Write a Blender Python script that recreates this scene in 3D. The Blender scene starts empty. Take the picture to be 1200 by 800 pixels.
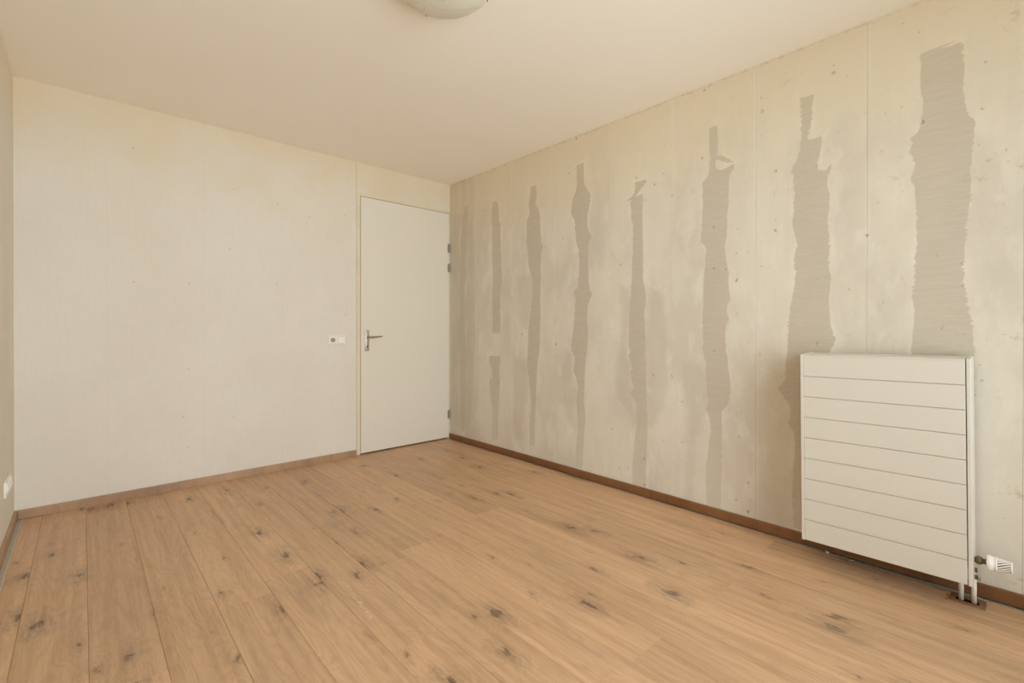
import bpy, bmesh, math, random
from mathutils import Vector, Matrix

random.seed(7)
scene = bpy.context.scene
C = scene.collection
R = math.radians

# ------------------------------------------------------------------ camera
XL, XR, YB, YF, H = -0.2995, 2.7921, 4.0016, -1.15, 2.6     # inner faces of the room
yaw, pitch, roll = R(42.426), R(-0.189), R(0.026)
fwd = Vector((math.sin(yaw), math.cos(yaw), 0)); rgt = Vector((math.cos(yaw), -math.sin(yaw), 0)); up = Vector((0, 0, 1))
f2 = fwd * math.cos(pitch) + up * math.sin(pitch)
u2 = up * math.cos(pitch) - fwd * math.sin(pitch)
r3 = rgt * math.cos(roll) + u2 * math.sin(roll)
u3 = u2 * math.cos(roll) - rgt * math.sin(roll)
cam_data = bpy.data.cameras.new('camera')
cam = bpy.data.objects.new('camera', cam_data); C.objects.link(cam)
cam.matrix_world = Matrix(((r3.x, u3.x, -f2.x, 0), (r3.y, u3.y, -f2.y, 0), (r3.z, u3.z, -f2.z, 1.119), (0, 0, 0, 1)))
cam_data.sensor_width = 36.0
cam_data.lens = 550.124 / 1200 * 36
cam_data.shift_y = -12.358 / 1200
cam_data.clip_start = 0.02
scene.camera = cam

# ------------------------------------------------------------------ sky, daylight, exposure
WIN_X0, WIN_X1, WIN_Z0, WIN_Z1 = -0.25, 2.25, 0.06, 2.57        # the window in the wall behind the camera
world = bpy.data.worlds.new('sky'); scene.world = world
world.use_nodes = True
bg = world.node_tree.nodes['Background']
bg.inputs['Color'].default_value = (0.885, 0.985, 1.02, 1)
bg.inputs['Strength'].default_value = 6.0
def daylight_portal(name, w, h, loc, rot):
    d = bpy.data.lights.new(name, 'AREA'); d.shape = 'RECTANGLE'; d.size = w; d.size_y = h; d.cycles.is_portal = True
    o = bpy.data.objects.new(name, d); C.objects.link(o); o.location = loc; o.rotation_euler = rot
daylight_portal('window_daylight', WIN_X1 - WIN_X0, WIN_Z1 - WIN_Z0, ((WIN_X0 + WIN_X1) / 2, YF - 0.24, (WIN_Z0 + WIN_Z1) / 2), (R(90), 0, 0))
vs = scene.view_settings
vs.view_transform = 'Standard'; vs.look = 'None'; vs.gamma = 1.0; vs.use_curve_mapping = False
vs.exposure = 0.13
scene.cycles.max_bounces = 16
scene.cycles.diffuse_bounces = 12
scene.cycles.glossy_bounces = 6
scene.cycles.transparent_max_bounces = 12
scene.cycles.sample_clamp_indirect = 8
scene.cycles.use_denoising = True

# ------------------------------------------------------------------ helpers
def lin(r, g, b):
    f = lambda c: c / 12.92 if c <= 0.04045 else ((c + 0.055) / 1.055) ** 2.4
    return (f(r / 255), f(g / 255), f(b / 255), 1.0)

class NT:
    """short hand for building node trees"""
    def __init__(s, name):
        s.mat = bpy.data.materials.new(name); s.mat.use_nodes = True
        s.t = s.mat.node_tree; s.n = s.t.nodes; s.l = s.t.links
        s.bsdf = s.n['Principled BSDF']
    def put(s, inp, v):
        if isinstance(v, bpy.types.NodeSocket): s.l.new(v, inp)
        elif v is not None:
            try: inp.default_value = v
            except TypeError: inp.default_value = tuple(v)[:3]
    def m(s, op, a, b=None, c=None, clamp=False):
        n = s.n.new('ShaderNodeMath'); n.operation = op; n.use_clamp = clamp
        for i, v in enumerate((a, b, c)):
            if v is not None: s.put(n.inputs[i], v)
        return n.outputs[0]
    def vm(s, op, a, b):
        n = s.n.new('ShaderNodeVectorMath'); n.operation = op
        s.put(n.inputs[0], a); s.put(n.inputs[1], b); return n.outputs[0]
    def xyz(s, x, y, z):
        n = s.n.new('ShaderNodeCombineXYZ')
        for i, v in enumerate((x, y, z)): s.put(n.inputs[i], v)
        return n.outputs[0]
    def sep(s, v):
        n = s.n.new('ShaderNodeSeparateXYZ'); s.put(n.inputs[0], v); return n.outputs
    def noise(s, vec, scale, detail=3, rough=0.5, dist=0.0):
        n = s.n.new('ShaderNodeTexNoise'); s.put(n.inputs['Vector'], vec)
        n.inputs['Scale'].default_value = scale; n.inputs['Detail'].default_value = detail
        n.inputs['Roughness'].default_value = rough; n.inputs['Distortion'].default_value = dist
        return n.outputs['Fac']
    def voro(s, vec, scale, rand=1.0):
        n = s.n.new('ShaderNodeTexVoronoi'); n.voronoi_dimensions = '2D'; s.put(n.inputs['Vector'], vec)
        n.inputs['Scale'].default_value = scale; n.inputs['Randomness'].default_value = rand
        return n.outputs['Distance'], n.outputs['Color']
    def rng(s, v, a, b, c=0.0, d=1.0, smooth=False):
        n = s.n.new('ShaderNodeMapRange'); n.clamp = True
        if smooth: n.interpolation_type = 'SMOOTHSTEP'
        s.put(n.inputs[0], v)
        for i, q in enumerate((a, b, c, d)): s.put(n.inputs[i + 1], q)
        return n.outputs[0]
    def mix(s, f, a, b, mode='MIX'):
        n = s.n.new('ShaderNodeMix'); n.data_type = 'RGBA'; n.blend_type = mode
        s.put(n.inputs[0], f); s.put(n.inputs[6], a); s.put(n.inputs[7], b); return n.outputs[2]
    def pos(s):
        return s.n.new('ShaderNodeNewGeometry').outputs['Position']
    def obj(s):
        return s.n.new('ShaderNodeTexCoord').outputs['Object']
    def rand(s):
        return s.n.new('ShaderNodeObjectInfo').outputs['Random']
    def curve(s, x, pts):
        n = s.n.new('ShaderNodeFloatCurve'); cm = n.mapping; cu = cm.curves[0]
        cm.extend = 'HORIZONTAL'
        pts = sorted(pts)
        while len(cu.points) < len(pts): cu.points.new(0.5, 0.5)
        for p, q in zip(cu.points, pts): p.location = q
        cm.update()
        for p, q in zip(cu.points, pts): p.location = q; p.handle_type = 'VECTOR'
        cm.update()
        s.put(n.inputs['Value'], x); return n.outputs[0]
    def done(s, color, rough=0.6, bump=None, strength=0.1, dist=0.002, spec=0.5, metal=0.0):
        b = s.bsdf
        s.put(b.inputs['Base Color'], color); s.put(b.inputs['Roughness'], rough)
        b.inputs['Specular IOR Level'].default_value = spec; b.inputs['Metallic'].default_value = metal
        if bump is not None:
            n = s.n.new('ShaderNodeBump'); n.inputs['Strength'].default_value = strength
            n.inputs['Distance'].default_value = dist
            s.put(n.inputs['Height'], bump); s.l.new(n.outputs[0], b.inputs['Normal'])
        return s.mat

def add_box(bm, x0, x1, y0, y1, z0, z1, bev=0.0, seg=1):
    x0, x1 = min(x0, x1), max(x0, x1); y0, y1 = min(y0, y1), max(y0, y1); z0, z1 = min(z0, z1), max(z0, z1)
    vs_ = [bm.verts.new(p) for p in ((x0, y0, z0), (x1, y0, z0), (x1, y1, z0), (x0, y1, z0), (x0, y0, z1), (x1, y0, z1), (x1, y1, z1), (x0, y1, z1))]
    fs = [bm.faces.new([vs_[i] for i in q]) for q in ((3, 2, 1, 0), (4, 5, 6, 7), (0, 1, 5, 4), (1, 2, 6, 5), (2, 3, 7, 6), (3, 0, 4, 7))]
    if bev > 0:
        es = list({e for f in fs for e in f.edges})
        bmesh.ops.bevel(bm, geom=es, offset=bev, segments=seg, affect='EDGES', profile=0.5)

def add_tube(bm, a, b, r0, r1=None, n=20, caps=True):
    """tapered round bar from a to b"""
    a, b = Vector(a), Vector(b); r1 = r0 if r1 is None else r1
    w = (b - a).normalized(); t = Vector((0, 0, 1)) if abs(w.z) < 0.9 else Vector((1, 0, 0))
    u = w.cross(t).normalized(); v = w.cross(u)
    A = []; B = []
    for i in range(n):
        d = u * math.cos(2 * math.pi * i / n) + v * math.sin(2 * math.pi * i / n)
        A.append(bm.verts.new(a + d * r0)); B.append(bm.verts.new(b + d * r1))
    for i in range(n):
        j = (i + 1) % n; bm.faces.new((A[i], B[i], B[j], A[j]))
    if caps: bm.faces.new(A); bm.faces.new(B[::-1])

def add_lathe(bm, prof, axis_o, axis='z', n=48, cap=True):
    """profile of (radius, height) turned about an axis"""
    rings = []
    for r, h in prof:
        ring = []
        for i in range(n):
            c_, s_ = math.cos(2 * math.pi * i / n) * r, math.sin(2 * math.pi * i / n) * r
            p = {'z': (c_, s_, h), 'y': (c_, h, s_), 'x': (h, c_, s_)}[axis]
            ring.append(bm.verts.new(Vector(p) + Vector(axis_o)))
        rings.append(ring)
    for a, b in zip(rings, rings[1:]):
        for i in range(n):
            j = (i + 1) % n; bm.faces.new((a[i], a[j], b[j], b[i]))
    if cap: bm.faces.new(rings[0]); bm.faces.new(rings[-1])

def new(name, bm, mat, parent=None, smooth=False, origin=None):
    bmesh.ops.recalc_face_normals(bm, faces=bm.faces[:])
    if origin is not None: bmesh.ops.translate(bm, verts=bm.verts[:], vec=-Vector(origin))
    me = bpy.data.meshes.new(name); bm.to_mesh(me); bm.free()
    me.materials.append(mat)
    if smooth:
        for p in me.polygons: p.use_smooth = True
    o = bpy.data.objects.new(name, me); C.objects.link(o)
    if origin is not None: o.location = origin
    if parent is not None:
        o.parent = parent
        if parent.parent is None: o.location = Vector(o.location) - parent.location
        else: o.location = Vector(o.location) - parent.location - parent.parent.location
    return o

def box(name, x0, x1, y0, y1, z0, z1, mat, parent=None, bev=0.0, seg=1, smooth=False, origin=None):
    bm = bmesh.new(); add_box(bm, x0, x1, y0, y1, z0, z1, bev, seg)
    return new(name, bm, mat, parent, smooth, origin)

def empty(name, loc):
    o = bpy.data.objects.new(name, None); C.objects.link(o); o.location = loc; o.empty_display_size = 0.1
    return o

def tag(o, label, cat, group=None, kind=None):
    o['label'] = label; o['category'] = cat
    if group: o['group'] = group
    if kind: o['kind'] = kind
    return o

# outlines of the bare strips on the right wall: (height, left edge y, right edge y) in metres
PRIMARY = {
    'A': [(2.363, 0.324, 0.184), (2.307, 0.323, 0.185), (2.246, 0.323, 0.179), (2.178, 0.322, 0.181), (2.144, 0.315, 0.183), (2.109, 0.316, 0.178), (2.048, 0.32, 0.168), (2.018, 0.331, 0.156), (1.997, 0.348, 0.149), (1.989, 0.369, 0.145), (1.976, 0.351, 0.15), (1.96, 0.351, 0.148), (1.929, 0.369, 0.15), (1.908, 0.351, 0.152), (1.855, 0.342, 0.156), (1.823, 0.357, 0.157), (1.801, 0.36, 0.16), (1.773, 0.342, 0.16), (1.668, 0.34, 0.158), (1.638, 0.336, 0.163), (1.556, 0.335, 0.171), (1.481, 0.337, 0.176), (1.417, 0.341, 0.178), (1.35, 0.342, 0.181), (1.293, 0.347, 0.176), (1.255, 0.351, 0.171), (1.21, 0.343, 0.165), (1.161, 0.343, 0.156), (1.086, 0.349, 0.15), (1.029, 0.355, 0.146), (0.916, 0.357, 0.146), (0.314, 0.344, 0.155)],
    'B0': [(2.337, 0.804, 0.741), (2.282, 0.803, 0.745), (2.216, 0.799, 0.752), (2.173, 0.799, 0.76), (2.129, 0.801, 0.768), (2.098, 0.801, 0.768)],
    'B': [(2.107, 0.802, 0.705), (2.098, 0.802, 0.705), (2.067, 0.803, 0.706), (2.034, 0.815, 0.712), (1.994, 0.835, 0.721), (1.965, 0.849, 0.725), (1.941, 0.835, 0.729), (1.926, 0.837, 0.676), (1.9, 0.839, 0.68), (1.846, 0.831, 0.68), (1.801, 0.835, 0.67), (1.757, 0.833, 0.67), (1.701, 0.841, 0.677), (1.656, 0.836, 0.677), (1.602, 0.828, 0.675), (1.565, 0.812, 0.672), (1.535, 0.828, 0.67), (1.5, 0.832, 0.673), (1.465, 0.834, 0.675), (1.42, 0.826, 0.67), (1.367, 0.828, 0.662), (1.301, 0.838, 0.671), (1.244, 0.848, 0.675), (1.168, 0.856, 0.669), (1.11, 0.86, 0.658), (1.066, 0.862, 0.647), (1.039, 0.862, 0.656), (1.003, 0.864, 0.67), (0.922, 0.87, 0.685), (0.855, 0.874, 0.692), (0.832, 0.886, 0.696), (0.799, 0.912, 0.696), (0.765, 0.886, 0.696), (0.709, 0.849, 0.696), (0.655, 0.849, 0.696), (0.61, 0.857, 0.696), (0.567, 0.832, 0.695), (0.523, 0.824, 0.695), (0.478, 0.828, 0.695), (0.344, 0.836, 0.695), (0.21, 0.839, 0.695), (0.068, 0.831, 0.694)],
    'B2': [(2.109, 0.733, 0.714), (2.095, 0.756, 0.703), (2.089, 0.772, 0.704)],
    'B3': [(1.952, 0.669, 0.663), (1.932, 0.684, 0.667), (1.916, 0.725, 0.673), (1.905, 0.736, 0.676)],
    'C': [(2.336, 1.282, 1.246), (2.316, 1.29, 1.241), (2.224, 1.292, 1.238), (2.182, 1.287, 1.24), (2.146, 1.281, 1.243), (2.123, 1.289, 1.253), (2.072, 1.292, 1.25), (2.046, 1.3, 1.16), (2.016, 1.331, 1.168), (2.007, 1.339, 1.17), (1.981, 1.331, 1.175), (1.863, 1.331, 1.172), (1.788, 1.336, 1.182), (1.702, 1.341, 1.184), (1.651, 1.347, 1.189), (1.629, 1.317, 1.194), (1.609, 1.312, 1.196), (1.532, 1.317, 1.189), (1.455, 1.322, 1.174), (1.379, 1.325, 1.174), (1.302, 1.325, 1.166), (1.267, 1.327, 1.178), (1.226, 1.332, 1.186), (1.175, 1.332, 1.171), (1.139, 1.33, 1.188), (1.073, 1.327, 1.195), (0.996, 1.329, 1.188), (0.945, 1.321, 1.18), (0.895, 1.309, 1.178), (0.819, 1.31, 1.165), (0.743, 1.302, 1.163), (0.682, 1.292, 1.177), (0.638, 1.31, 1.207), (0.613, 1.299, 1.212), (0.563, 1.284, 1.212), (0.512, 1.278, 1.212), (0.434, 1.289, 1.214), (0.305, 1.304, 1.214), (0.227, 1.309, 1.216), (0.054, 1.304, 1.216)],
    'C2': [(2.08, 1.151, 1.141), (2.063, 1.205, 1.143), (2.052, 1.24, 1.146), (2.036, 1.255, 1.16)],
    'C3': [(2.156, 1.25, 1.235), (2.135, 1.245, 1.195), (2.112, 1.215, 1.165), (2.095, 1.18, 1.151)],
    'D': [(2.033, 1.781, 1.748), (2.014, 1.822, 1.748), (1.993, 1.849, 1.748), (1.94, 1.835, 1.748), (1.882, 1.838, 1.748), (1.84, 1.825, 1.748), (1.677, 1.824, 1.744), (1.445, 1.834, 1.743), (1.357, 1.841, 1.721), (1.299, 1.848, 1.721), (1.258, 1.851, 1.734), (1.153, 1.851, 1.734), (1.008, 1.858, 1.724), (0.961, 1.84, 1.724), (0.938, 1.861, 1.724), (0.892, 1.833, 1.72), (0.776, 1.837, 1.72), (0.719, 1.813, 1.717), (0.676, 1.847, 1.717), (0.654, 1.826, 1.717), (0.604, 1.792, 1.714), (0.46, 1.792, 1.71), (0.284, 1.816, 1.713), (0.166, 1.826, 1.719), (0.021, 1.825, 1.719)],
    'D2': [(2.125, 1.808, 1.722), (2.11, 1.808, 1.713), (2.082, 1.808, 1.748), (2.047, 1.818, 1.788), (2.027, 1.845, 1.795), (2.009, 1.876, 1.815)],
    'E': [(2.376, 2.32, 2.254), (2.227, 2.32, 2.254), (2.173, 2.333, 2.221), (2.115, 2.367, 2.185), (2.065, 2.371, 2.197), (2.015, 2.384, 2.209), (1.967, 2.345, 2.221), (1.902, 2.337, 2.221), (1.855, 2.332, 2.205), (1.808, 2.328, 2.177), (1.77, 2.32, 2.205), (1.724, 2.303, 2.208), (1.608, 2.298, 2.212), (1.447, 2.311, 2.204), (1.403, 2.349, 2.188), (1.383, 2.34, 2.168), (1.351, 2.327, 2.188), (1.306, 2.336, 2.212), (1.19, 2.344, 2.22), (1.092, 2.357, 2.212), (0.995, 2.378, 2.216), (0.943, 2.365, 2.224), (0.898, 2.335, 2.236), (0.865, 2.34, 2.236), (0.799, 2.352, 2.24), (0.748, 2.327, 2.244), (0.671, 2.306, 2.244), (0.573, 2.322, 2.248), (0.445, 2.31, 2.231), (0.314, 2.314, 2.247), (0.182, 2.326, 2.255), (0.064, 2.33, 2.259)],
    'F': [(2.321, 2.821, 2.76), (2.235, 2.831, 2.75), (2.167, 2.846, 2.77), (2.104, 2.831, 2.72), (2.035, 2.872, 2.71), (1.949, 2.872, 2.705), (1.855, 2.872, 2.701), (1.803, 2.862, 2.676), (1.747, 2.851, 2.7), (1.661, 2.851, 2.7), (1.588, 2.82, 2.705), (1.552, 2.8, 2.7), (1.41, 2.8, 2.71), (1.232, 2.825, 2.705), (1.125, 2.846, 2.71), (0.946, 2.856, 2.719), (0.802, 2.866, 2.744), (0.73, 2.845, 2.749), (0.516, 2.819, 2.759), (0.139, 2.84, 2.778)],
    'G': [(2.292, 3.324, 3.252), (2.237, 3.33, 3.24), (2.119, 3.337, 3.228), (2.062, 3.324, 3.21), (1.945, 3.33, 3.21), (1.828, 3.33, 3.204), (1.671, 3.318, 3.198), (1.554, 3.318, 3.192), (1.438, 3.324, 3.216), (1.305, 3.324, 3.216), (1.086, 3.324, 3.21)],
    'G2': [(0.875, 3.373, 3.21), (0.812, 3.373, 3.215), (0.758, 3.324, 3.227), (0.672, 3.324, 3.227), (0.647, 3.373, 3.215), (0.537, 3.36, 3.227), (0.382, 3.323, 3.239), (0.107, 3.323, 3.239)],
    'H': [(2.343, 3.744, 3.674), (2.165, 3.786, 3.716), (2.015, 3.815, 3.716), (1.763, 3.829, 3.73), (1.509, 3.844, 3.744), (1.254, 3.836, 3.758), (0.998, 3.844, 3.744), (0.659, 3.829, 3.729), (0.318, 3.815, 3.743), (0.107, 3.8, 3.743)],
}
SECONDARY = {
    'c': [(0.913, 1.459, 1.295), (0.834, 1.459, 1.295), (0.65, 1.447, 1.294), (0.614, 1.425, 1.299), (0.571, 1.419, 1.326), (0.462, 1.424, 1.358), (0.3, 1.441, 1.374), (-0.011, 1.44, 1.39)],
    'd': [(1.418, 1.925, 1.721), (1.356, 1.925, 1.608), (1.153, 1.903, 1.577), (0.951, 1.938, 1.565), (0.806, 1.96, 1.558), (0.632, 1.952, 1.576), (0.565, 1.867, 1.625), (0.461, 1.819, 1.669)],
    'e': [(0.946, 2.439, 2.302), (0.76, 2.466, 2.302), (0.562, 2.457, 2.301), (0.432, 2.421, 2.301), (0.37, 2.369, 2.301)],
    'f': [(1.577, 2.978, 2.79), (1.417, 2.978, 2.79), (1.198, 2.967, 2.81), (1.125, 2.924, 2.84)],
    'f2': [(0.868, 3.022, 2.84), (0.646, 3.032, 2.84), (0.271, 3.032, 2.924), (0.16, 3.01, 2.945)],
    'h': [(2.275, 3.947, 3.647), (1.847, 3.962, 3.593), (0.999, 3.962, 3.579), (0.315, 3.962, 3.647), (0.141, 3.947, 3.702)],
}

# ------------------------------------------------------------------ materials
def mat_right_wall():
    g = NT('stripped_panel_wall')
    p = g.pos(); x, y, z = g.sep(p)
    # ragged outline: horizontal tears plus a broader wobble
    tear = g.m('SUBTRACT', g.noise(g.xyz(0, g.m('MULTIPLY', y, 6), g.m('MULTIPLY', z, 60)), 1.0, 3, 0.6), 0.5)
    wob = g.m('SUBTRACT', g.noise(p, 22, 3, 0.6), 0.5)
    edge = g.m('ADD', g.m('MULTIPLY', tear, g.m('MULTIPLY', g.rng(y, 0.3, 1.6, 0.050, 0.022), g.rng(g.noise(p, 5.5, 2, 0.5), 0.42, 0.62, 0.15, 1.0))), g.m('MULTIPLY', wob, 0.016))
    zn = g.m('DIVIDE', z, 2.6)
    def field(table):
        best = None
        for k, rows in table.items():
            cl = g.curve(zn, [(r[0] / 2.6, (r[1] + 0.5) / 5) for r in rows])
            cr = g.curve(zn, [(r[0] / 2.6, (r[2] + 0.5) / 5) for r in rows])
            yl = g.m('MULTIPLY_ADD', cl, 5.0, -0.5); yr = g.m('MULTIPLY_ADD', cr, 5.0, -0.5)
            d = g.m('MINIMUM', g.m('SUBTRACT', yl, y), g.m('SUBTRACT', y, yr))
            zt, zb = max(r[0] for r in rows), min(r[0] for r in rows)
            d = g.m('MINIMUM', d, g.m('MINIMUM', g.m('SUBTRACT', zt, z), g.m('SUBTRACT', z, zb)))
            best = d if best is None else g.m('MAXIMUM', best, d)
        return best
    d1 = g.m('ADD', field(PRIMARY), edge)
    bare = g.rng(d1, -0.003, 0.004, smooth=True)
    d2 = g.m('ADD', field(SECONDARY), g.m('MULTIPLY', edge, 2.0))
    half = g.rng(d2, -0.03, 0.03, smooth=True)
    # paste residue: clouds, long vertical brush marks, weave
    cloud = g.noise(g.vm('MULTIPLY', p, (1, 1.0, 0.55)), 2.6, 5, 0.6)
    cloud2 = g.noise(g.vm('MULTIPLY', p, (1, 1.6, 0.8)), 6.0, 5, 0.62, 0.15)
    brush = g.noise(g.vm('MULTIPLY', p, (1, 14, 0.5)), 1.6, 4, 0.6)
    weave = g.noise(g.vm('MULTIPLY', p, (1, 9, 150)), 1.0, 2, 0.5)
    base = g.mix(g.rng(cloud, 0.36, 0.66, smooth=True), lin(*RW_A), lin(*RW_B))
    base = g.mix(g.rng(cloud2, 0.48, 0.68, 0, 0.50, smooth=True), base, lin(*RW_LIGHT))
    base = g.mix(g.rng(brush, 0.5, 0.75, 0, 0.22, smooth=True), base, lin(*RW_B))
    # yellower towards the top, with a wandering lower edge
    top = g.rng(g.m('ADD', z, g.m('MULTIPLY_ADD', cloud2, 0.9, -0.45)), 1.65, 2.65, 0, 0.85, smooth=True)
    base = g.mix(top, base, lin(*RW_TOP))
    base = g.mix(g.m('MULTIPLY', half, 0.36), base, lin(*RW_STRIPE))
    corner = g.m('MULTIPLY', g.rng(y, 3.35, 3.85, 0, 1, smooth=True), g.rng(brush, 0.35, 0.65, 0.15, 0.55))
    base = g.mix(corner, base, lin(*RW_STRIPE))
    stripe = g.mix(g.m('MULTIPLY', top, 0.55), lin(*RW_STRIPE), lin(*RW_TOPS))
    stripe = g.mix(g.rng(weave, 0.42, 0.66, 0, 0.30), stripe, lin(*RW_B))
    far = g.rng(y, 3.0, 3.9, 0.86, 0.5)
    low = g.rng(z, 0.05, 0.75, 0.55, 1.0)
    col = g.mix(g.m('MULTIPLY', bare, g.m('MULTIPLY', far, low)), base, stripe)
    # pale halo where the paper tore beside a strip
    halo = g.m('MULTIPLY', g.rng(d1, -0.05, -0.004, 0, 1), g.m('SUBTRACT', 1.0, bare))
    col = g.mix(g.m('MULTIPLY', halo, g.rng(cloud2, 0.45, 0.62, 0.0, 0.32)), col, lin(*RW_LIGHT))
    # filled joints between the panels: a broken pale line with a hairline beside it
    sd = g.m('ABSOLUTE', g.m('SUBTRACT', g.m('FLOORED_MODULO', g.m('ADD', y, 0.248), 0.5085), 0.254))
    broken = g.rng(g.noise(g.vm('MULTIPLY', p, (1, 3, 2.2)), 1.0, 3, 0.6), 0.40, 0.60)
    col = g.mix(g.m('MULTIPLY', g.rng(g.m('ADD', sd, g.m('MULTIPLY', wob, 0.006)), 0.004, 0.016, 0.28, 0), broken), col, lin(*RW_LIGHT))
    # brown specks and small rust marks, thicker towards the near end
    vd, vc = g.voro(g.xyz(g.m('MULTIPLY_ADD', wob, 0.05, y), g.m('MULTIPLY_ADD', tear, 0.04, g.m('MULTIPLY', z, 0.8)), 0), 15)
    cr_, cg_, cb_ = g.sep(vc)
    keep = g.m('GREATER_THAN', cr_, g.rng(y, 0.1, 2.6, 0.72, 0.94))
    rad = g.m('MULTIPLY_ADD', g.m('POWER', cg_, 2.0), 0.08, 0.03)
    speck = g.m('MULTIPLY', keep, g.rng(g.m('SUBTRACT', rad, vd), -0.015, 0.02, smooth=True))
    col = g.mix(g.m('MULTIPLY', speck, g.m('MULTIPLY_ADD', cb_, 0.45, 0.2)), col, lin(150, 118, 66))
    # dirty patchy smears at the near end
    smear = g.m('MULTIPLY', g.rng(g.noise(p, 26, 5, 0.7), 0.58, 0.70), g.rng(g.noise(p, 4.5, 2, 0.5), 0.52, 0.62))
    col = g.mix(g.m('MULTIPLY', smear, g.rng(y, 0.0, 1.6, 0.50, 0.12)), col, lin(186, 164, 120))
    # crumbled line under the ceiling
    crumb = g.m('MULTIPLY', g.rng(g.m('ADD', z, g.m('MULTIPLY_ADD', wob, 0.05, 0)), 2.583, 2.594), g.rng(g.noise(p, 30, 3, 0.6), 0.40, 0.6))
    col = g.mix(g.m('MULTIPLY', crumb, 0.32), col, lin(168, 142, 100))
    h = g.m('ADD', g.m('MULTIPLY', bare, -0.5), g.m('ADD', g.m('MULTIPLY', weave, 0.25), g.m('MULTIPLY', g.noise(p, 90, 4, 0.6), 0.5)))
    return g.done(col, 0.85, h, 0.25, 0.0012, 0.15)

def mat_plaster(name, a, b, top=None, ztop=(1.9, 2.75), bump=0.12):
    g = NT(name); p = g.pos(); x, y, z = g.sep(p)
    n1 = g.noise(p, 1.8, 4, 0.55); n2 = g.noise(g.vm('MULTIPLY', p, (7, 7, 120)), 1.0, 2, 0.5)
    n3 = g.noise(g.vm('MULTIPLY', p, (60, 60, 9)), 1.0, 2, 0.5)
    col = g.mix(g.rng(n1, 0.35, 0.65, smooth=True), lin(*a), lin(*b))
    dark = tuple(int(c * 0.955) for c in a)
    col = g.mix(g.rng(g.m('ADD', n2, n3), 0.95, 1.25, 0, 0.22 if top else 0.0), col, lin(*dark))
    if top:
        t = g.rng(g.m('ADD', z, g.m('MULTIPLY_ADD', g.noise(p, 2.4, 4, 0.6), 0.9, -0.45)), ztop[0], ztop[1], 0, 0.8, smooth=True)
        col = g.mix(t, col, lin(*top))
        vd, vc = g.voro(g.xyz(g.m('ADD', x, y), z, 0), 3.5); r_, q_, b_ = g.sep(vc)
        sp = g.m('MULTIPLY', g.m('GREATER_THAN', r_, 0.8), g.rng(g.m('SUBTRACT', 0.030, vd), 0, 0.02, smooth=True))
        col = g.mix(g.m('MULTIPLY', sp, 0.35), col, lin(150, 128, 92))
    if name == 'lining_paper_wall':
        cr = g.m('MULTIPLY', g.rng(g.m('ABSOLUTE', g.m('SUBTRACT', x, 1.789)), 0.002, 0.006, 0.5, 0), g.m('GREATER_THAN', z, 2.33))
        col = g.mix(cr, col, lin(190, 166, 126))
        seam = g.rng(g.m('ABSOLUTE', g.m('SUBTRACT', g.m('FLOORED_MODULO', g.m('ADD', x, 0.15), 0.53), 0.265)), 0.001, 0.006, 0.22, 0)
        col = g.mix(seam, col, lin(*dark))
    h = g.m('ADD', g.m('MULTIPLY', g.m('ADD', n2, n3), 0.5), g.noise(p, 120, 3, 0.6)) if top else g.noise(p, 9, 2, 0.5)
    return g.done(col, 0.85, h, bump, 0.001, 0.15)

def mat_paint(name, rgb, rough=0.35, spec=0.5, var=0.03):
    g = NT(name); p = g.obj()
    n = g.noise(p, 5, 3, 0.5)
    col = g.mix(g.rng(n, 0.35, 0.65), lin(*rgb), lin(*[int(c * (1 - var)) for c in rgb]))
    return g.done(col, rough, g.noise(p, 400, 2, 0.5), 0.03, 0.0005, spec)

def mat_metal(name, rgb, rough=0.3, axis=(1, 1, 60)):
    g = NT(name); p = g.obj()
    n = g.noise(g.vm('MULTIPLY', p, tuple(40 * a for a in axis)), 1.0, 2, 0.5)
    col = g.mix(n, lin(*rgb), lin(*[int(c * 0.88) for c in rgb]))
    return g.done(col, g.rng(n, 0.3, 0.7, rough * 0.8, rough * 1.2), None, metal=0.9)

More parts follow.
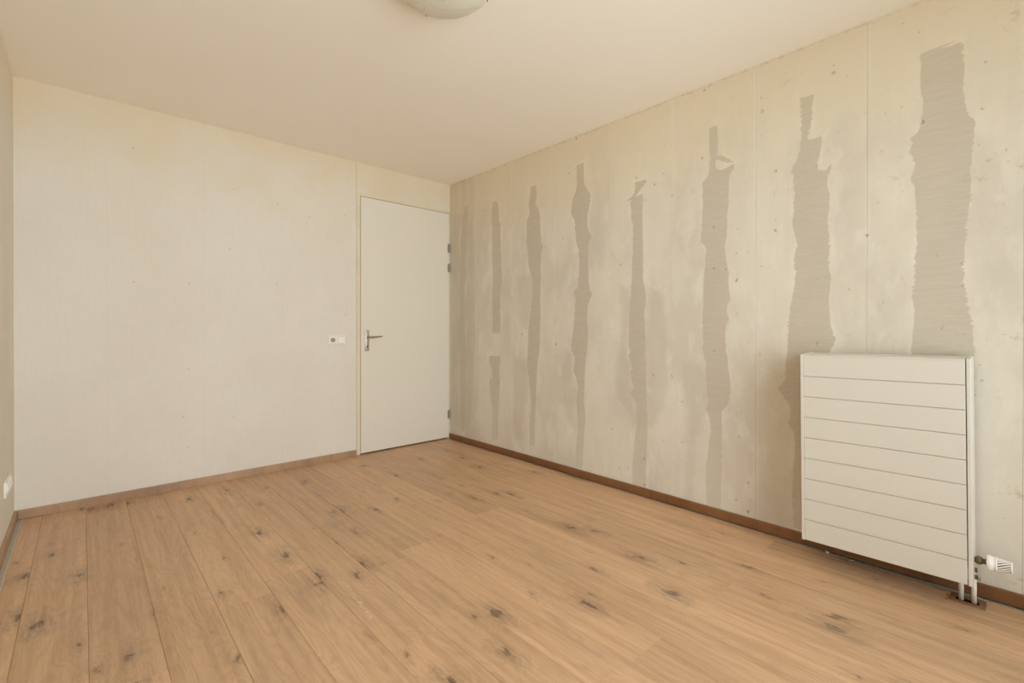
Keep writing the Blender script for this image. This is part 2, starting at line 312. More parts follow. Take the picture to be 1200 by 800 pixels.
def mat_oak(name, light, dark, knot, rough=(0.33, 0.46), knots=True):
    g = NT(name); o = g.obj(); rnd = g.rand()
    off = g.m('MULTIPLY', rnd, 57.0)
    p = g.vm('ADD', o, g.xyz(off, g.m('MULTIPLY', rnd, 131.0), 0))
    x, y, z = g.sep(p)
    # knots: a sparse cell pattern, a little longer than wide
    kv = g.xyz(x, g.m('MULTIPLY', y, 0.45), 0)
    kv = g.vm('ADD', kv, g.xyz(g.m('MULTIPLY_ADD', g.noise(p, 14, 2, 0.5), 0.06, -0.03), g.m('MULTIPLY_ADD', g.noise(g.vm('ADD', p, (9, 3, 0)), 22, 3, 0.6), 0.05, -0.025), 0))
    vd, vc = g.voro(kv, 5.2); cr_, cg_, cb_ = g.sep(vc)
    has = g.m('GREATER_THAN', cr_, 0.15)
    ring = g.m('MULTIPLY', has, g.rng(vd, 0.0, 0.42, 1.0, 0.0, smooth=True))
    # growth rings: contour lines of a long stretched field, bulging around the knots
    fld = g.noise(g.xyz(g.m('MULTIPLY', x, 7.0), g.m('MULTIPLY', y, 0.8), 0), 1.0, 2, 0.45)
    fld = g.m('ADD', fld, g.m('MULTIPLY', ring, 0.16))
    fld = g.m('ADD', fld, g.m('MULTIPLY', g.noise(g.xyz(g.m('MULTIPLY', x, 60), g.m('MULTIPLY', y, 5), 0), 1.0, 2, 0.5), 0.018))
    lines = g.m('PINGPONG', g.m('MULTIPLY', fld, 38.0), 1.0)
    pore = g.noise(g.xyz(g.m('MULTIPLY', x, 420), g.m('MULTIPLY', y, 14), 0), 1.0, 3, 0.6)
    streak = g.noise(g.xyz(g.m('MULTIPLY', x, 30), g.m('MULTIPLY', y, 1.1), 0), 1.0, 4, 0.6)
    col = g.mix(g.rng(streak, 0.34, 0.68, smooth=True), lin(*light), lin(*dark))
    col = g.mix(g.rng(lines, 0.35, 1.0, 0, 0.20), col, lin(*[int(c * 0.80) for c in dark]))
    col = g.mix(g.rng(pore, 0.50, 0.72, 0, 0.36), col, lin(*[int(c * 0.78) for c in dark]))
    blot = g.noise(g.xyz(g.m('MULTIPLY', x, 7), g.m('MULTIPLY', y, 1.8), 0), 1.0, 3, 0.6, 0.4)
    col = g.mix(g.rng(blot, 0.52, 0.74, 0, 0.38, smooth=True), col, lin(*[int(c * k) for c, k in zip(dark, (0.80, 0.83, 0.86))]))
    if knots:
        size = g.m('MULTIPLY_ADD', g.m('POWER', cg_, 1.6), 0.075, 0.022)
        core = g.m('MULTIPLY', has, g.rng(g.m('SUBTRACT', size, vd), -0.03, 0.045, smooth=True))
        shade = g.m('MULTIPLY', has, g.rng(g.m('SUBTRACT', g.m('MULTIPLY', size, 3.6), vd), -0.08, 0.18, smooth=True))
        fray = g.noise(g.xyz(g.m('MULTIPLY', x, 70), g.m('MULTIPLY', y, 9), 0), 1.0, 3, 0.7)
        col = g.mix(g.m('MULTIPLY', shade, g.rng(fray, 0.34, 0.62, 0.0, 0.50)), col, lin(*knot))
        col = g.mix(g.m('MULTIPLY', core, g.rng(fray, 0.32, 0.58, 0.15, 0.85)), col, lin(*[int(c * 0.66) for c in knot]))
    bright = g.m('MULTIPLY_ADD', rnd, 0.16, 0.92)
    hs = g.n.new('ShaderNodeHueSaturation'); g.put(hs.inputs['Value'], bright); g.put(hs.inputs['Color'], col)
    col = hs.outputs[0]
    # an old pale scrape across two boards and a few flecks of plaster
    w = g.pos(); wx, wy, wz = g.sep(w)
    t = g.rng(wy, 1.70, 2.05); cx = g.m('MULTIPLY_ADD', t, 0.031, 0.823)
    sc = g.m('MULTIPLY', g.rng(g.m('ABSOLUTE', g.m('SUBTRACT', wx, cx)), 0.004, 0.011, 1, 0), g.m('MULTIPLY', g.m('GREATER_THAN', wy, 1.70), g.m('LESS_THAN', wy, 2.05)))
    sc = g.m('MULTIPLY', sc, g.rng(g.noise(w, 60, 3, 0.7), 0.48, 0.58))
    vd2, vc2 = g.voro(w, 4.0); a_, b_, c_ = g.sep(vc2)
    fl = g.m('MULTIPLY', g.m('GREATER_THAN', a_, 0.72), g.rng(vd2, 0.008, 0.014, 1, 0))
    col = g.mix(g.m('MULTIPLY', g.m('MAXIMUM', sc, g.m('MULTIPLY', fl, 0.7)), 0.6), col, lin(226, 210, 186))
    rg = g.rng(g.noise(p, 3, 3, 0.5), 0.3, 0.7, rough[0], rough[1])
    return g.done(col, rg, g.m('ADD', g.m('MULTIPLY', pore, 0.6), g.m('MULTIPLY', lines, 0.25)), 0.10, 0.0006, 0.5)

def mat_flat(name, rgb, rough=0.8, spec=0.2, noise_amt=0.12, scale=40):
    g = NT(name); p = g.pos()
    col = g.mix(g.noise(p, scale, 4, 0.6), lin(*rgb), lin(*[int(c * (1 - noise_amt)) for c in rgb]))
    return g.done(col, rough, None, spec=spec)

RW_A = (225, 218, 204); RW_B = (213, 205, 191); RW_LIGHT = (232, 228, 218); RW_TOP = (224, 210, 182)
RW_STRIPE = (196, 186, 170); RW_TOPS = (202, 182, 150)
M_RIGHT = mat_right_wall()
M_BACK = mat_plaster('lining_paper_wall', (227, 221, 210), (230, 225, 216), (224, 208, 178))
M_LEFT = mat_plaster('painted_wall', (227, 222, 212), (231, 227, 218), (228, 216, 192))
M_CEIL = mat_plaster('ceiling_paint', (246, 241, 230), (247, 242, 232), None, bump=0.02)
M_WHITE = mat_paint('radiator_enamel', (220, 215, 204), 0.36, 0.4, 0.0)
M_DOOR = mat_paint('door_paint', (229, 224, 212), 0.42, 0.4, 0.0)
M_FRAME = mat_paint('frame_paint', (226, 216, 190), 0.4)
M_PLASTIC = mat_paint('white_plastic', (246, 243, 236), 0.3, 0.5, 0.0)
M_YELLOWED = mat_paint('yellowed_plastic', (224, 208, 166), 0.4)
M_ALU = mat_metal('brushed_aluminium', (214, 210, 200), 0.34)
M_ALUDARK = mat_paint('worn_bronze', (150, 138, 116), 0.4, 0.5, 0.1)
M_BRASS = mat_metal('tarnished_brass', (130, 118, 88), 0.5, (1, 1, 1))
M_HINGE = mat_metal('zinc', (190, 186, 174), 0.45)
M_OAK = mat_oak('oak_laminate', (212, 174, 137), (194, 155, 119), (118, 98, 78))
M_SKIRT_SHADED = mat_oak('skirting_shaded', (142, 98, 62), (118, 78, 46), (70, 50, 34), (0.35, 0.5), False)  # shaded copy of the skirting, turned from the window: shade put into the colour
M_SKIRT_LIT = mat_oak('skirting_lit', (192, 158, 126), (172, 136, 106), (90, 68, 50), (0.35, 0.5), False)  # lit copy of the same boards, facing the window: light put into the colour
M_DARK = mat_flat('dark_parts_and_shade', (34, 26, 20), 0.9, 0.1)  # near-black for small dark parts and for shade painted into gaps
M_SUB = mat_flat('cement_screed', (214, 203, 186), 0.95, 0.1, 0.25, 60)
M_FOIL = mat_flat('pale_underlay', (240, 232, 218), 0.8, 0.2, 0.15, 50)
M_DUST = mat_flat('plaster_dust', (206, 194, 176), 0.95, 0.1, 0.45, 90)
M_CRUMB = mat_flat('plaster_crumb_white', (226, 216, 198), 0.95, 0.1, 0.15, 90)
M_CONC = mat_flat('panel_backing', (150, 136, 112), 0.95, 0.1)

def mat_glass():
    g = NT('window_glass')
    tr = g.n.new('ShaderNodeBsdfTransparent'); gl = g.n.new('ShaderNodeBsdfGlossy'); gl.inputs['Roughness'].default_value = 0.02
    fr = g.n.new('ShaderNodeFresnel'); fr.inputs['IOR'].default_value = 1.35
    mx = g.n.new('ShaderNodeMixShader')
    g.l.new(fr.outputs[0], mx.inputs[0]); g.l.new(tr.outputs[0], mx.inputs[1]); g.l.new(gl.outputs[0], mx.inputs[2])
    g.l.new(mx.outputs[0], g.n['Material Output'].inputs['Surface'])
    return g.mat
M_GLASS = mat_glass()

def mat_lampshade():
    g = NT('etched_opal_glass'); p = g.obj(); x, y, z = g.sep(p)
    fld = g.noise(p, 5.5, 1, 0.3, 0.4)
    ring = g.m('PINGPONG', g.m('MULTIPLY', fld, 14.0), 1.0)
    line = g.rng(ring, 0.86, 0.98, 0, 0.38, smooth=True)
    col = g.mix(line, lin(224, 222, 206), lin(172, 172, 156))
    g.bsdf.inputs['Subsurface Weight'].default_value = 0.0
    return g.done(col, 0.32, line, 0.2, 0.001, 0.5)
M_SHADE = mat_lampshade()

# ------------------------------------------------------------------ room shell
T = 0.20
fl = box('floor', XL - T, XR + T, YF - 0.25, YB + T, -0.20, -0.0085, M_SUB)
tag(fl, 'oak laminate floor of long knotty planks over a grey screed', 'floor', kind='structure')
cl = box('ceiling', XL - T, XR + T, YF - 0.25, YB + T, H, H + 0.2, M_CEIL)
tag(cl, 'smooth cream painted ceiling above the empty room', 'ceiling', kind='structure')

DX0, DX1, DZ = 1.787, XR, 2.336          # door opening, outside of its frame
bm = bmesh.new()
add_box(bm, XL - T, DX0, YB, YB + T, 0, H)
add_box(bm, DX0, XR + T, YB, YB + T, DZ, H)
add_box(bm, DX0, XR + T, YB + 0.07, YB + T, 0, DZ)
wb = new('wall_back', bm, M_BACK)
tag(wb, 'plain cream papered wall to the left of the white door', 'wall', kind='structure')
wl = box('wall_left', XL - T, XL, YF - 0.25, YB, 0, H, M_LEFT)
tag(wl, 'narrow sliver of pale painted wall at the left edge', 'wall', kind='structure')
wr = box('wall_right', XR + 0.003, XR + T, YF - 0.25, YB, 0, H, M_CONC, origin=(XR + 0.003, 0, 0))
tag(wr, 'stained bare wall of tall panels with grey vertical strips behind the radiator', 'wall', kind='structure')
seams = [YB, 3.566, 3.044, 2.548, 2.034, 1.536, 1.023, 0.517, 0.006, -0.505, YF - 0.001]
for a, b in zip(seams, seams[1:]):
    bm = bmesh.new(); add_box(bm, XR, XR + 0.0031, b + 0.0004, a - 0.0004, 0.0, H)
    es = [e for e in bm.edges if all(abs(v.co.x - XR) < 1e-6 for v in e.verts) and abs(e.verts[0].co.y - e.verts[1].co.y) < 1e-6]
    bmesh.ops.bevel(bm, geom=es, offset=0.0007, segments=1, affect='EDGES')
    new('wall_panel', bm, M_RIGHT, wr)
bm = bmesh.new()
add_box(bm, XL, WIN_X0, YF - 0.25, YF, 0, H); add_box(bm, WIN_X1, XR, YF - 0.25, YF, 0, H)
add_box(bm, WIN_X0, WIN_X1, YF - 0.25, YF, 0, WIN_Z0); add_box(bm, WIN_X0, WIN_X1, YF - 0.25, YF, WIN_Z1, H)
wf = new('wall_front', bm, M_LEFT)
tag(wf, 'cream wall behind the viewer around the wide window', 'wall', kind='structure')

# window behind the camera (lights the room)
w = empty('window_1', ((WIN_X0 + WIN_X1) / 2, YF - 0.12, WIN_Z0)); tag(w, 'wide white framed window behind the viewer', 'window', kind='structure')
fy0, fy1 = YF - 0.17, YF - 0.10; xm = (WIN_X0 + WIN_X1) / 2
bm = bmesh.new(); e_ = 0.05
add_box(bm, WIN_X0, WIN_X0 + e_, fy0, fy1, WIN_Z0, WIN_Z1); add_box(bm, WIN_X1 - e_, WIN_X1, fy0, fy1, WIN_Z0, WIN_Z1)
add_box(bm, WIN_X0 + e_, WIN_X1 - e_, fy0, fy1, WIN_Z0, WIN_Z0 + e_); add_box(bm, WIN_X0 + e_, WIN_X1 - e_, fy0, fy1, WIN_Z1 - e_, WIN_Z1)
add_box(bm, xm - 0.03, xm + 0.03, fy0, fy1, WIN_Z0 + e_, WIN_Z1 - e_)
new('window_frame', bm, M_WHITE, w)
for a, b in ((WIN_X0 + e_, xm - 0.03), (xm + 0.03, WIN_X1 - e_)):
    box('pane', a, b, YF - 0.138, YF - 0.132, WIN_Z0 + e_, WIN_Z1 - e_, M_GLASS, w)
box('window_sill', WIN_X0, WIN_X1, YF - 0.10, YF + 0.04, WIN_Z0, WIN_Z0 + 0.02, M_WHITE, w, 0.004)

# ------------------------------------------------------------------ laminate planks
PW, PL, X0 = 0.193, 2.05, 0.012
known = {-2: 1.93, -1: 1.72, 0: 1.90, 1: 1.60, 3: 2.278, 2: 2.158, 4: 1.473, 5: 2.054, 12: 0.592, 13: 0.894}
y_lo, y_hi = YF, YB + 0.066
for k in range(-2, 15):
    xa, xb = X0 + k * PW, X0 + (k + 1) * PW
    xa, xb = max(xa, -0.262), min(xb, XR - 0.030)
    j = known.get(k, random.uniform(0, PL))
    ys = []; t = j
    while t > y_lo: t -= PL
    ys = [y_lo]; t += PL
    while t < y_hi:
        ys.append(t); t += PL
    ys.append(y_hi)
    for a, b in zip(ys, ys[1:]):
        if b - a < 0.03: continue
        b2 = b
        if xb < DX0 or b < YB: b2 = min(b, YB - 0.001)
        if b2 - a < 0.03: continue
        bm = bmesh.new(); add_box(bm, xa + 0.0002, xb - 0.0002, a + 0.0001, b2 - 0.0001, -0.0084, 0.0)
        tops = [e for e in bm.edges if all(abs(v.co.z) < 1e-6 for v in e.verts) and abs(e.verts[0].co.x - e.verts[1].co.x) < 1e-6]
        bmesh.ops.bevel(bm, geom=tops, offset=0.0013, segments=1, affect='EDGES')
        new('plank', bm, M_OAK, fl, origin=((xa + xb) / 2, (a + b2) / 2, 0))
box('underlay_edge', -0.2665, -0.2625, YF, YB - 0.016, -0.0084, -0.0005, M_FOIL, fl)['label'] = 'pale foam edge along the plank border'
box('gap_filling', -0.2850, -0.2668, YF, YB - 0.016, -0.0084, -0.0022, M_SUB, fl)['label'] = 'grey dusty filling of the open gap'

# ------------------------------------------------------------------ skirting boards
def skirting(name, label, run, wall, a, b, mat):
    """flat board 14 mm thick, 52 mm tall, softened top edge; run along x or y"""
    t, h = 0.014, 0.052
    bm = bmesh.new()
    prof = [(0, 0), (t, 0), (t, h - 0.005), (t - 0.0015, h - 0.0015), (t - 0.005, h), (0, h)]
    ends = []
    for s in (a, b):
        ring = []
        for d, z in prof:
            if run == 'x': ring.append(bm.verts.new((s, wall - d, z + 0.0003)))
            else: ring.append(bm.verts.new((wall + (d if wall < 0 else -d), s, z + 0.0003)))
        ends.append(ring)
    n = len(prof)
    for i in range(n):
        q = (i + 1) % n; bm.faces.new((ends[0][i], ends[0][q], ends[1][q], ends[1][i]))
    bm.faces.new(ends[0]); bm.faces.new(ends[1])
    # grain runs along the object's y axis: build along y, then turn when the run is along x
    o = new(name, bm, mat, None, origin=((a + b) / 2, wall, 0) if run == 'x' else (wall, (a + b) / 2, 0))
    if run == 'x':
        for v in o.data.vertices: v.co = Vector((-v.co.y, v.co.x, v.co.z))
        o.data.update(); o.rotation_euler.z = R(-90)
    return tag(o, label, 'baseboard', kind='structure')
skirting('baseboard_back', 'brown wood skirting board left of the door', 'x', YB - 0.0002, XL + 0.015, DX0 - 0.002, M_SKIRT_LIT)
skirting('baseboard_left', 'short brown skirting board at the left edge beside the open floor gap', 'y', XL + 0.0002, YF, YB - 0.0004, M_SKIRT_LIT)
skirting('baseboard_right', 'long brown skirting board under the stained wall and radiator', 'y', XR - 0.0002, YF, YB - 0.004, M_SKIRT_SHADED)

# ------------------------------------------------------------------ door
d = empty('door_1', ((DX0 + DX1) / 2, YB, 0)); tag(d, 'tall flush white door in the far corner', 'door', kind='structure')
bm = bmesh.new(); fy = YB - 0.008
add_box(bm, DX0, DX0 + 0.036, fy, YB + 0.068, 0.001, DZ, 0.0015)
add_box(bm, XR - 0.012, XR - 0.0005, YB - 0.004, YB + 0.068, 0.001, DZ - 0.03)
add_box(bm, DX0 + 0.036, XR - 0.0005, fy, YB + 0.068, DZ - 0.030, DZ, 0.0015)
new('door_frame', bm, M_FRAME, d)
box('door_leaf', DX0 + 0.0405, XR - 0.015, YB - 0.006, YB + 0.034, 0.012, DZ - 0.033, M_DOOR, d, 0.0015)
box('gap_shade_panel', DX0 + 0.036, XR - 0.012, YB + 0.045, YB + 0.066, 0.001, DZ - 0.031, M_DARK, d)['label'] = 'dark panel painted as shade in the gap behind the leaf'  # dark box painted as the shadow in the door gap
hd = box('handle_plate', 1.866, 1.904, YB - 0.015, YB - 0.0055, 0.925, 1.112, M_ALU, d, 0.004, 2, True)
bm = bmesh.new()
add_tube(bm, (1.886, YB - 0.0145, 1.049), (1.886, YB - 0.052, 1.049), 0.0095, n=16)
pts = [(1.880, YB - 0.052, 1.048), (1.92, YB - 0.055, 1.0485), (1.975, YB - 0.055, 1.051), (2.012, YB - 0.051, 1.0545)]
for a, b, r0, r1 in zip(pts, pts[1:], (0.0085, 0.0070, 0.0062), (0.0070, 0.0062, 0.0055)): add_tube(bm, a, b, r0, r1, 16)
lv = new('lever', bm, M_ALUDARK, hd, True); lv['label'] = 'worn darker lever'
bm = bmesh.new(); add_tube(bm, (1.885, YB - 0.0153, 0.967), (1.885, YB - 0.0145, 0.967), 0.006, n=14)
add_box(bm, 1.8825, 1.8875, YB - 0.0153, YB - 0.0145, 0.949, 0.966)
new('keyhole', bm, M_DARK, hd)
for z in (1.95, 1.748, 0.25):
    bm = bmesh.new()
    add_tube(bm, (XR - 0.0145, YB - 0.013, z - 0.045), (XR - 0.0145, YB - 0.013, z + 0.045), 0.0065, n=14)
    add_box(bm, XR - 0.034, XR - 0.0145, YB - 0.009, YB - 0.0058, z - 0.042, z + 0.042)
    new('hinge', bm, M_HINGE, d)

# ------------------------------------------------------------------ double plate beside the door
s = empty('socket_switch_plate', (1.611, YB, 1.027))
tag(s, 'white double plate with earthed socket and rocker switch, beside the door frame', 'power socket')
x0, x1, z0, z1 = 1.539, 1.683, 0.987, 1.067
box('cover_frame', x0, x1, YB - 0.010, YB - 0.0001, z0, z1, M_PLASTIC, s, 0.004, 2, True)
cx = x0 + 0.037; cz = (z0 + z1) / 2
bm = bmesh.new()
prof = [(0.0262, -0.0104), (0.0262, -0.0135), (0.0245, -0.0145), (0.0215, -0.0145), (0.0205, -0.0108)]
add_lathe(bm, prof, (cx, YB, cz), 'y', 32, False)
sk = new('socket_rim', bm, M_PLASTIC, s, True)
M_GAP = mat_paint('plate_joint_grey', (150, 141, 122), 0.6)
for q in (cx, x1 - 0.037):
    box('insert_joint', q - 0.0285, q + 0.0285, YB - 0.0101, YB - 0.0097, cz - 0.032, cz + 0.032, M_GAP, s)
box('insert_plate', cx - 0.0273, cx + 0.0273, YB - 0.0106, YB - 0.0098, cz - 0.0308, cz + 0.0308, M_PLASTIC, s)
bm = bmesh.new(); add_tube(bm, (cx, YB - 0.0110, cz), (cx, YB - 0.0105, cz), 0.0208, n=28)
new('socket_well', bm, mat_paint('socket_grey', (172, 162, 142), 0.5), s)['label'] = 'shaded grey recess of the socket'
for dx in (-0.0095, 0.0095):
    bm = bmesh.new(); add_tube(bm, (cx + dx, YB - 0.0116, cz), (cx + dx, YB - 0.0109, cz), 0.0032, n=12)
    new('pin_hole', bm, M_DARK, sk)
for dz in (-0.0185, 0.0185):
    box('earth_clip', cx - 0.003, cx + 0.003, YB - 0.0140, YB - 0.0109, cz + dz - 0.0015, cz + dz + 0.0015, M_ALUDARK, sk)
bm = bmesh.new(); sx = x1 - 0.037
prf = [(0.0, -0.0135), (0.033, -0.0145), (0.064, -0.0105)]
A = [bm.verts.new((sx - 0.027, YB + y, cz + 0.030 - h)) for h, y in ((0.0, -0.0110), (0.030, -0.0128), (0.060, -0.0165))]
B = [bm.verts.new((sx + 0.027, v.co.y, v.co.z)) for v in A]
A2 = [bm.verts.new((sx - 0.027, YB - 0.0095, v.co.z)) for v in A]; B2 = [bm.verts.new((sx + 0.027, YB - 0.0095, v.co.z)) for v in A]
for i in (0, 1):
    bm.faces.new((A[i], A[i + 1], B[i + 1], B[i])); bm.faces.new((A[i], A2[i], A2[i + 1], A[i + 1])); bm.faces.new((B[i], B[i + 1], B2[i + 1], B2[i]))
bm.faces.new((A[2], A2[2], B2[2], B[2])); bm.faces.new((A[0], B[0], B2[0], A2[0]))
new('rocker', bm, M_PLASTIC, s)

# socket on the left wall, seen edge on
s = empty('wall_socket', (XL, 3.60, 0.30))
tag(s, 'white socket low on the left wall near the corner', 'power socket')
box('cover_frame', XL + 0.0001, XL + 0.011, 3.49, 3.715, 0.258, 0.340, M_PLASTIC, s, 0.004, 2, True)
for yc in (3.527, 3.6025, 3.678):
    bm = bmesh.new()
    add_lathe(bm, [(0.030, 0.0105), (0.030, 0.015), (0.027, 0.016), (0.0215, 0.016), (0.0205, 0.0112)], (XL, yc, 0.299), 'x', 28, False)
    new('socket_rim', bm, M_PLASTIC, s, True)
    bm = bmesh.new(); add_tube(bm, (XL + 0.0108, yc, 0.299), (XL + 0.0116, yc, 0.299), 0.0208, n=24)
    new('socket_well', bm, bpy.data.materials['socket_grey'], s)

# ------------------------------------------------------------------ radiator
RF, RB = XR - 0.200, XR - 0.022
RY0, RY1, RZ0, RZ1 = 0.1375, 0.7350, 0.100, 1.000
rad = empty('radiator', (XR - 0.11, (RY0 + RY1) / 2, RZ0))
tag(rad, 'white steel panel radiator with nine flat horizontal bands on the stained wall', 'radiator')
N = 9; ya, yb_ = RY0 + 0.0155, RY1 - 0.0132; pz = (RZ1 - 0.006 - RZ0) / N
for i in range(N):
    z0 = RZ0 + i * pz
    bm = bmesh.new(); add_box(bm, RF, RF + 0.008, ya, yb_, z0 + 0.0013, z0 + pz - 0.0013, 0.0012, 1)
    new('front_band', bm, M_WHITE, rad)
box('front_backing', RF + 0.0075, RF + 0.014, ya, yb_, RZ0 + 0.002, RZ1 - 0.008, M_WHITE, rad)
def side(y0, y1):
    bm = bmesh.new()
    prof = [(RF - 0.001, RZ0 - 0.001), (RF - 0.001, RZ1 - 0.007), (RF + 0.001, RZ1 - 0.002), (RF + 0.006, RZ1 + 0.001), (RF + 0.03, RZ1 + 0.003), (RB, RZ1 + 0.007), (RB, RZ0 - 0.001)]
    A = [bm.verts.new((x, y0, z)) for x, z in prof]; B = [bm.verts.new((x, y1, z)) for x, z in prof]
    for i in range(len(prof)):
        j = (i + 1) % len(prof); bm.faces.new((A[i], A[j], B[j], B[i]))
    bm.faces.new(A[::-1]); bm.faces.new(B)
    bmesh.ops.bevel(bm, geom=bm.edges[:], offset=0.0012, segments=1, affect='EDGES')
    return new('side_panel', bm, M_WHITE, rad)
side(RY0, RY0 + 0.0125); side(RY1 - 0.0125, RY1)
bm = bmesh.new()                                   # smooth top cover
A = [bm.verts.new((x, ya, z)) for x, z in ((RF + 0.0085, RZ1 - 0.0085), (RF + 0.0015, RZ1 - 0.0065), (RF + 0.004, RZ1 - 0.0025), (RF + 0.012, RZ1), (RB, RZ1 + 0.004), (RB, RZ1 - 0.004))]
B = [bm.verts.new((v.co.x, yb_, v.co.z)) for v in A]
for i in range(6): bm.faces.new((A[i], A[(i + 1) % 6], B[(i + 1) % 6], B[i]))
bm.faces.new(A); bm.faces.new(B)
new('top_cover', bm, M_WHITE, rad)
bm = bmesh.new()                                   # pressed water panels with a fluted convector between
add_box(bm, RF + 0.018, RF + 0.032, RY0 + 0.02, RY1 - 0.02, RZ0 + 0.012, RZ1 - 0.02, 0.003)
add_box(bm, RB - 0.030, RB - 0.008, RY0 + 0.02, RY1 - 0.02, RZ0 + 0.012, RZ1 - 0.02, 0.003)
for i in range(20):
    y = RY0 + 0.035 + i * 0.0277
    add_box(bm, RF + 0.032, RB - 0.030, y, y + 0.002, RZ0 + 0.03, RZ1 - 0.04)
new('convector', bm, M_WHITE, rad)
for y in (RY0 + 0.12, RY1 - 0.12):
    box('wall_bracket', RB - 0.008, XR - 0.0002, y - 0.015, y + 0.015, RZ0 + 0.05, RZ1 - 0.08, M_WHITE, rad)
PX = 2.684
bm = bmesh.new(); add_tube(bm, (PX, 0.178, 0.0005), (PX, 0.178, RZ0 + 0.03), 0.0085)
p1 = new('supply_pipe', bm, M_WHITE, rad, True)
bm = bmesh.new(); add_tube(bm, (PX, 0.140, 0.0005), (PX, 0.140, RZ0 - 0.002), 0.0085)
p2 = new('supply_pipe', bm, M_WHITE, rad, True)
vb_o = (PX, 0.126, 0.18)
bm = bmesh.new()
add_tube(bm, (PX, 0.1372, 0.137), (PX, 0.129, 0.137), 0.009, n=6)
add_tube(bm, (PX, 0.1372, 0.108), (PX, 0.127, 0.108), 0.008, n=10)
add_lathe(bm, [(0.010, 0.1373), (0.010, 0.134), (0.015, 0.132), (0.0165, 0.124), (0.0145, 0.116), (0.010, 0.113), (0.010, 0.100)], (PX, 0, 0.180), 'y', 20)
vb = new('valve_body', bm, M_BRASS, rad); vb['label'] = 'tarnished brass valve body'
bm = bmesh.new(); add_tube(bm, (PX, 0.1005, 0.180), (PX, 0.1045, 0.180), 0.014, n=6); new('lock_nut', bm, M_DARK, vb)
HX = PX
bm = bmesh.new()
add_lathe(bm, [(0.012, 0.1035), (0.0285, 0.102), (0.0300, 0.098), (0.0300, 0.090), (0.0280, 0.0885), (0.0280, 0.078), (0.0285, 0.0765), (0.0285, 0.0725), (0.0215, 0.0722), (0.0185, 0.0365), (0.0225, 0.0362), (0.0225, 0.0315), (0.020, 0.030), (0.008, 0.0297)], (HX, 0, 0.180), 'y', 32)
th = new('thermostat_head', bm, M_PLASTIC, rad, True); th['label'] = 'white plastic thermostat head with slotted grip'
bm = bmesh.new(); add_lathe(bm, [(0.0222, 0.0724), (0.0192, 0.0363)], (HX, 0, 0.180), 'y', 28, False)
gc = new('grip_core', bm, mat_paint('slot_grey', (112, 100, 76), 0.6), th); gc['label'] = 'dark core seen through the grip slots'
for i in range(15):                                # twisted grip ribs round the head
    bm = bmesh.new(); rings = []
    for k in range(5):
        t = k / 4; yy = 0.0728 - 0.0368 * t; ro = 0.0272 - 0.0048 * t; ri = ro - 0.006
        a = 2 * math.pi * i / 15 - 0.85 * t
        rings.append([bm.verts.new((HX + r * math.cos(a + da), yy, 0.180 + r * math.sin(a + da))) for r, da in ((ri, -0.10), (ro, -0.10), (ro, 0.10), (ri, 0.10))])
    for q, r_ in zip(rings, rings[1:]):
        for n_ in range(4): bm.faces.new((q[n_], q[(n_ + 1) % 4], r_[(n_ + 1) % 4], r_[n_]))
    bm.faces.new(rings[0]); bm.faces.new(rings[-1])
    new('grip_rib', bm, M_PLASTIC, th)
bm = bmesh.new(); add_lathe(bm, [(0.0288, 0.0782), (0.0288, 0.0768)], (HX, 0, 0.180), 'y', 28, False)
new('grip_ring', bm, M_YELLOWED, th)['label'] = 'yellowed ring'
rad.rotation_euler.x = R(-0.6)

# loose filler strip of laminate round the pipes
fs = empty('pipe_filler_strip', (2.69, 0.157, 0)); tag(fs, 'small brown laminate filler strip on the floor round the radiator pipes', 'floor trim')
M_FILL = mat_oak('filler_wood', (146, 106, 72), (120, 84, 54), (80, 58, 40), (0.5, 0.6), False)
box('front_strip', 2.648, 2.669, 0.104, 0.210, 0.0002, 0.0045, M_FILL, fs, 0.0008)
box('rear_strip', 2.701, 2.734, 0.104, 0.210, 0.0002, 0.0045, M_FILL, fs, 0.0008)
box('end_piece', 2.669, 2.701, 0.104, 0.124, 0.0002, 0.0045, M_FILL, fs, 0.0008)
box('end_piece', 2.669, 2.701, 0.193, 0.210, 0.0002, 0.0045, M_FILL, fs, 0.0008)
box('slot_shade_plate', 2.669, 2.701, 0.124, 0.193, 0.0002, 0.0012, M_DARK, fs)['label'] = 'dark plate painted as shade in the slot round the pipes'  # dark matte plate stands in for the shade inside the slot
fw = box('floor_wedge', 2.645, 2.6475, 0.213, 0.221, 0.0002, 0.020, M_SKIRT_SHADED)
tag(fw, 'tiny dark wooden wedge standing beside the radiator pipes', 'wedge')

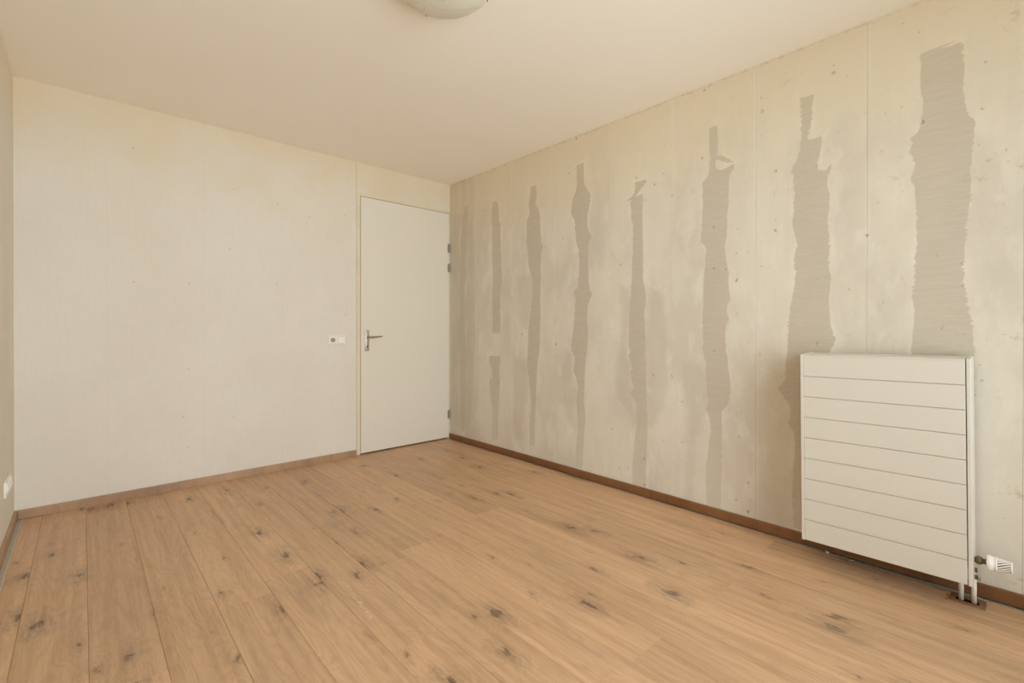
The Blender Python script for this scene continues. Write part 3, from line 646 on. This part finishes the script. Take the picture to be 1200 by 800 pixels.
# ------------------------------------------------------------------ ceiling lamp
LX, LY = 1.107, 1.646
lp = empty('ceiling_lamp', (LX, LY, H)); tag(lp, 'round etched glass ceiling lamp with small clips, cut by the top edge', 'ceiling lamp')
bm = bmesh.new(); add_lathe(bm, [(0.17, H - 0.0002), (0.17, H - 0.03)], (LX, LY, 0), 'z', 48); new('base_plate', bm, M_DOOR, lp)
bm = bmesh.new()
prof = [(0.2, H - 0.046), (0.2005, H - 0.050), (0.198, H - 0.055), (0.18, H - 0.070), (0.155, H - 0.084), (0.12, H - 0.097), (0.08, H - 0.106), (0.04, H - 0.111), (0.002, H - 0.1125)]
add_lathe(bm, prof, (LX, LY, 0), 'z', 64); new('glass_shade', bm, M_SHADE, lp, True, origin=(LX, LY, H - 0.05))
ang0 = math.atan2(1.841 - LY, 1.156 - LX)
for i in range(4):
    a = math.atan2(1.583 - LY, 1.300 - LX) + i * (ang0 - math.atan2(1.583 - LY, 1.300 - LX)) if i < 2 else ang0 + (i - 1) * R(91)
    c_, s_ = math.cos(a), math.sin(a)
    bm = bmesh.new(); add_box(bm, 0.168, 0.206, -0.004, 0.004, H - 0.045, H - 0.042); add_box(bm, 0.2015, 0.206, -0.004, 0.004, H - 0.056, H - 0.042)
    for v in bm.verts: v.co = Vector((LX + v.co.x * c_ - v.co.y * s_, LY + v.co.x * s_ + v.co.y * c_, v.co.z))
    new('clip', bm, M_ALUDARK, lp)

# ------------------------------------------------------------------ crumbs and dust along the right skirting
def crumb(x, y, r, label):
    bm = bmesh.new(); bmesh.ops.create_icosphere(bm, subdivisions=1, radius=r)
    for v in bm.verts: v.co = Vector((v.co.x * random.uniform(0.7, 1.2), v.co.y * random.uniform(0.7, 1.3), max(v.co.z * 0.7, -r * 0.45)))
    zmin = min(v.co.z for v in bm.verts)
    for v in bm.verts: v.co += Vector((x, y, -zmin + 0.0002))
    o = new('plaster_crumb', bm, M_CRUMB, None, origin=(x, y, 0.0002)); tag(o, label, 'crumb')
crumb(2.750, 0.668, 0.0085, 'white plaster crumb on the floor under the far half of the radiator')
crumb(2.745, 0.560, 0.0045, 'smaller pale plaster crumb in the dust under the middle of the radiator')
bm = bmesh.new(); rows = []
ny = 120
for i in range(ny + 1):
    y = 0.98 - i * (0.98 + 0.05) / ny
    fade = min(1, (0.98 - y) / 0.2 + 0.12) * (0.45 if y < 0.10 else 1)
    xo = XR - 0.0305 - 0.004; wdt = 0.022 * fade * random.uniform(0.45, 1.3)
    xs = (xo, xo - wdt * 0.5, xo - wdt)
    rows.append([bm.verts.new((x, y, zz)) for x, zz in zip(xs, (0.0004, random.uniform(0.001, 0.0035) * fade, 0.0003))])
for a, b in zip(rows, rows[1:]):
    for q in (0, 1): bm.faces.new((a[q], a[q + 1], b[q + 1], b[q]))
for _ in range(130):
    y = random.uniform(0.0, 0.9); x = XR - 0.034 - abs(random.gauss(0, 0.022)); r = random.uniform(0.0008, 0.0026)
    vs_ = [bm.verts.new((x + random.uniform(-r, r), y + random.uniform(-r, r) * 1.5, 0.0004 + random.uniform(0, r))) for _k in range(4)]
    bm.faces.new(vs_[:3]); bm.faces.new((vs_[0], vs_[2], vs_[3])); bm.faces.new((vs_[1], vs_[2], vs_[3]))
du = new('plaster_dust', bm, M_DUST); tag(du, 'grey plaster dust and flakes along the skirting under the radiator', 'dust', kind='stuff')
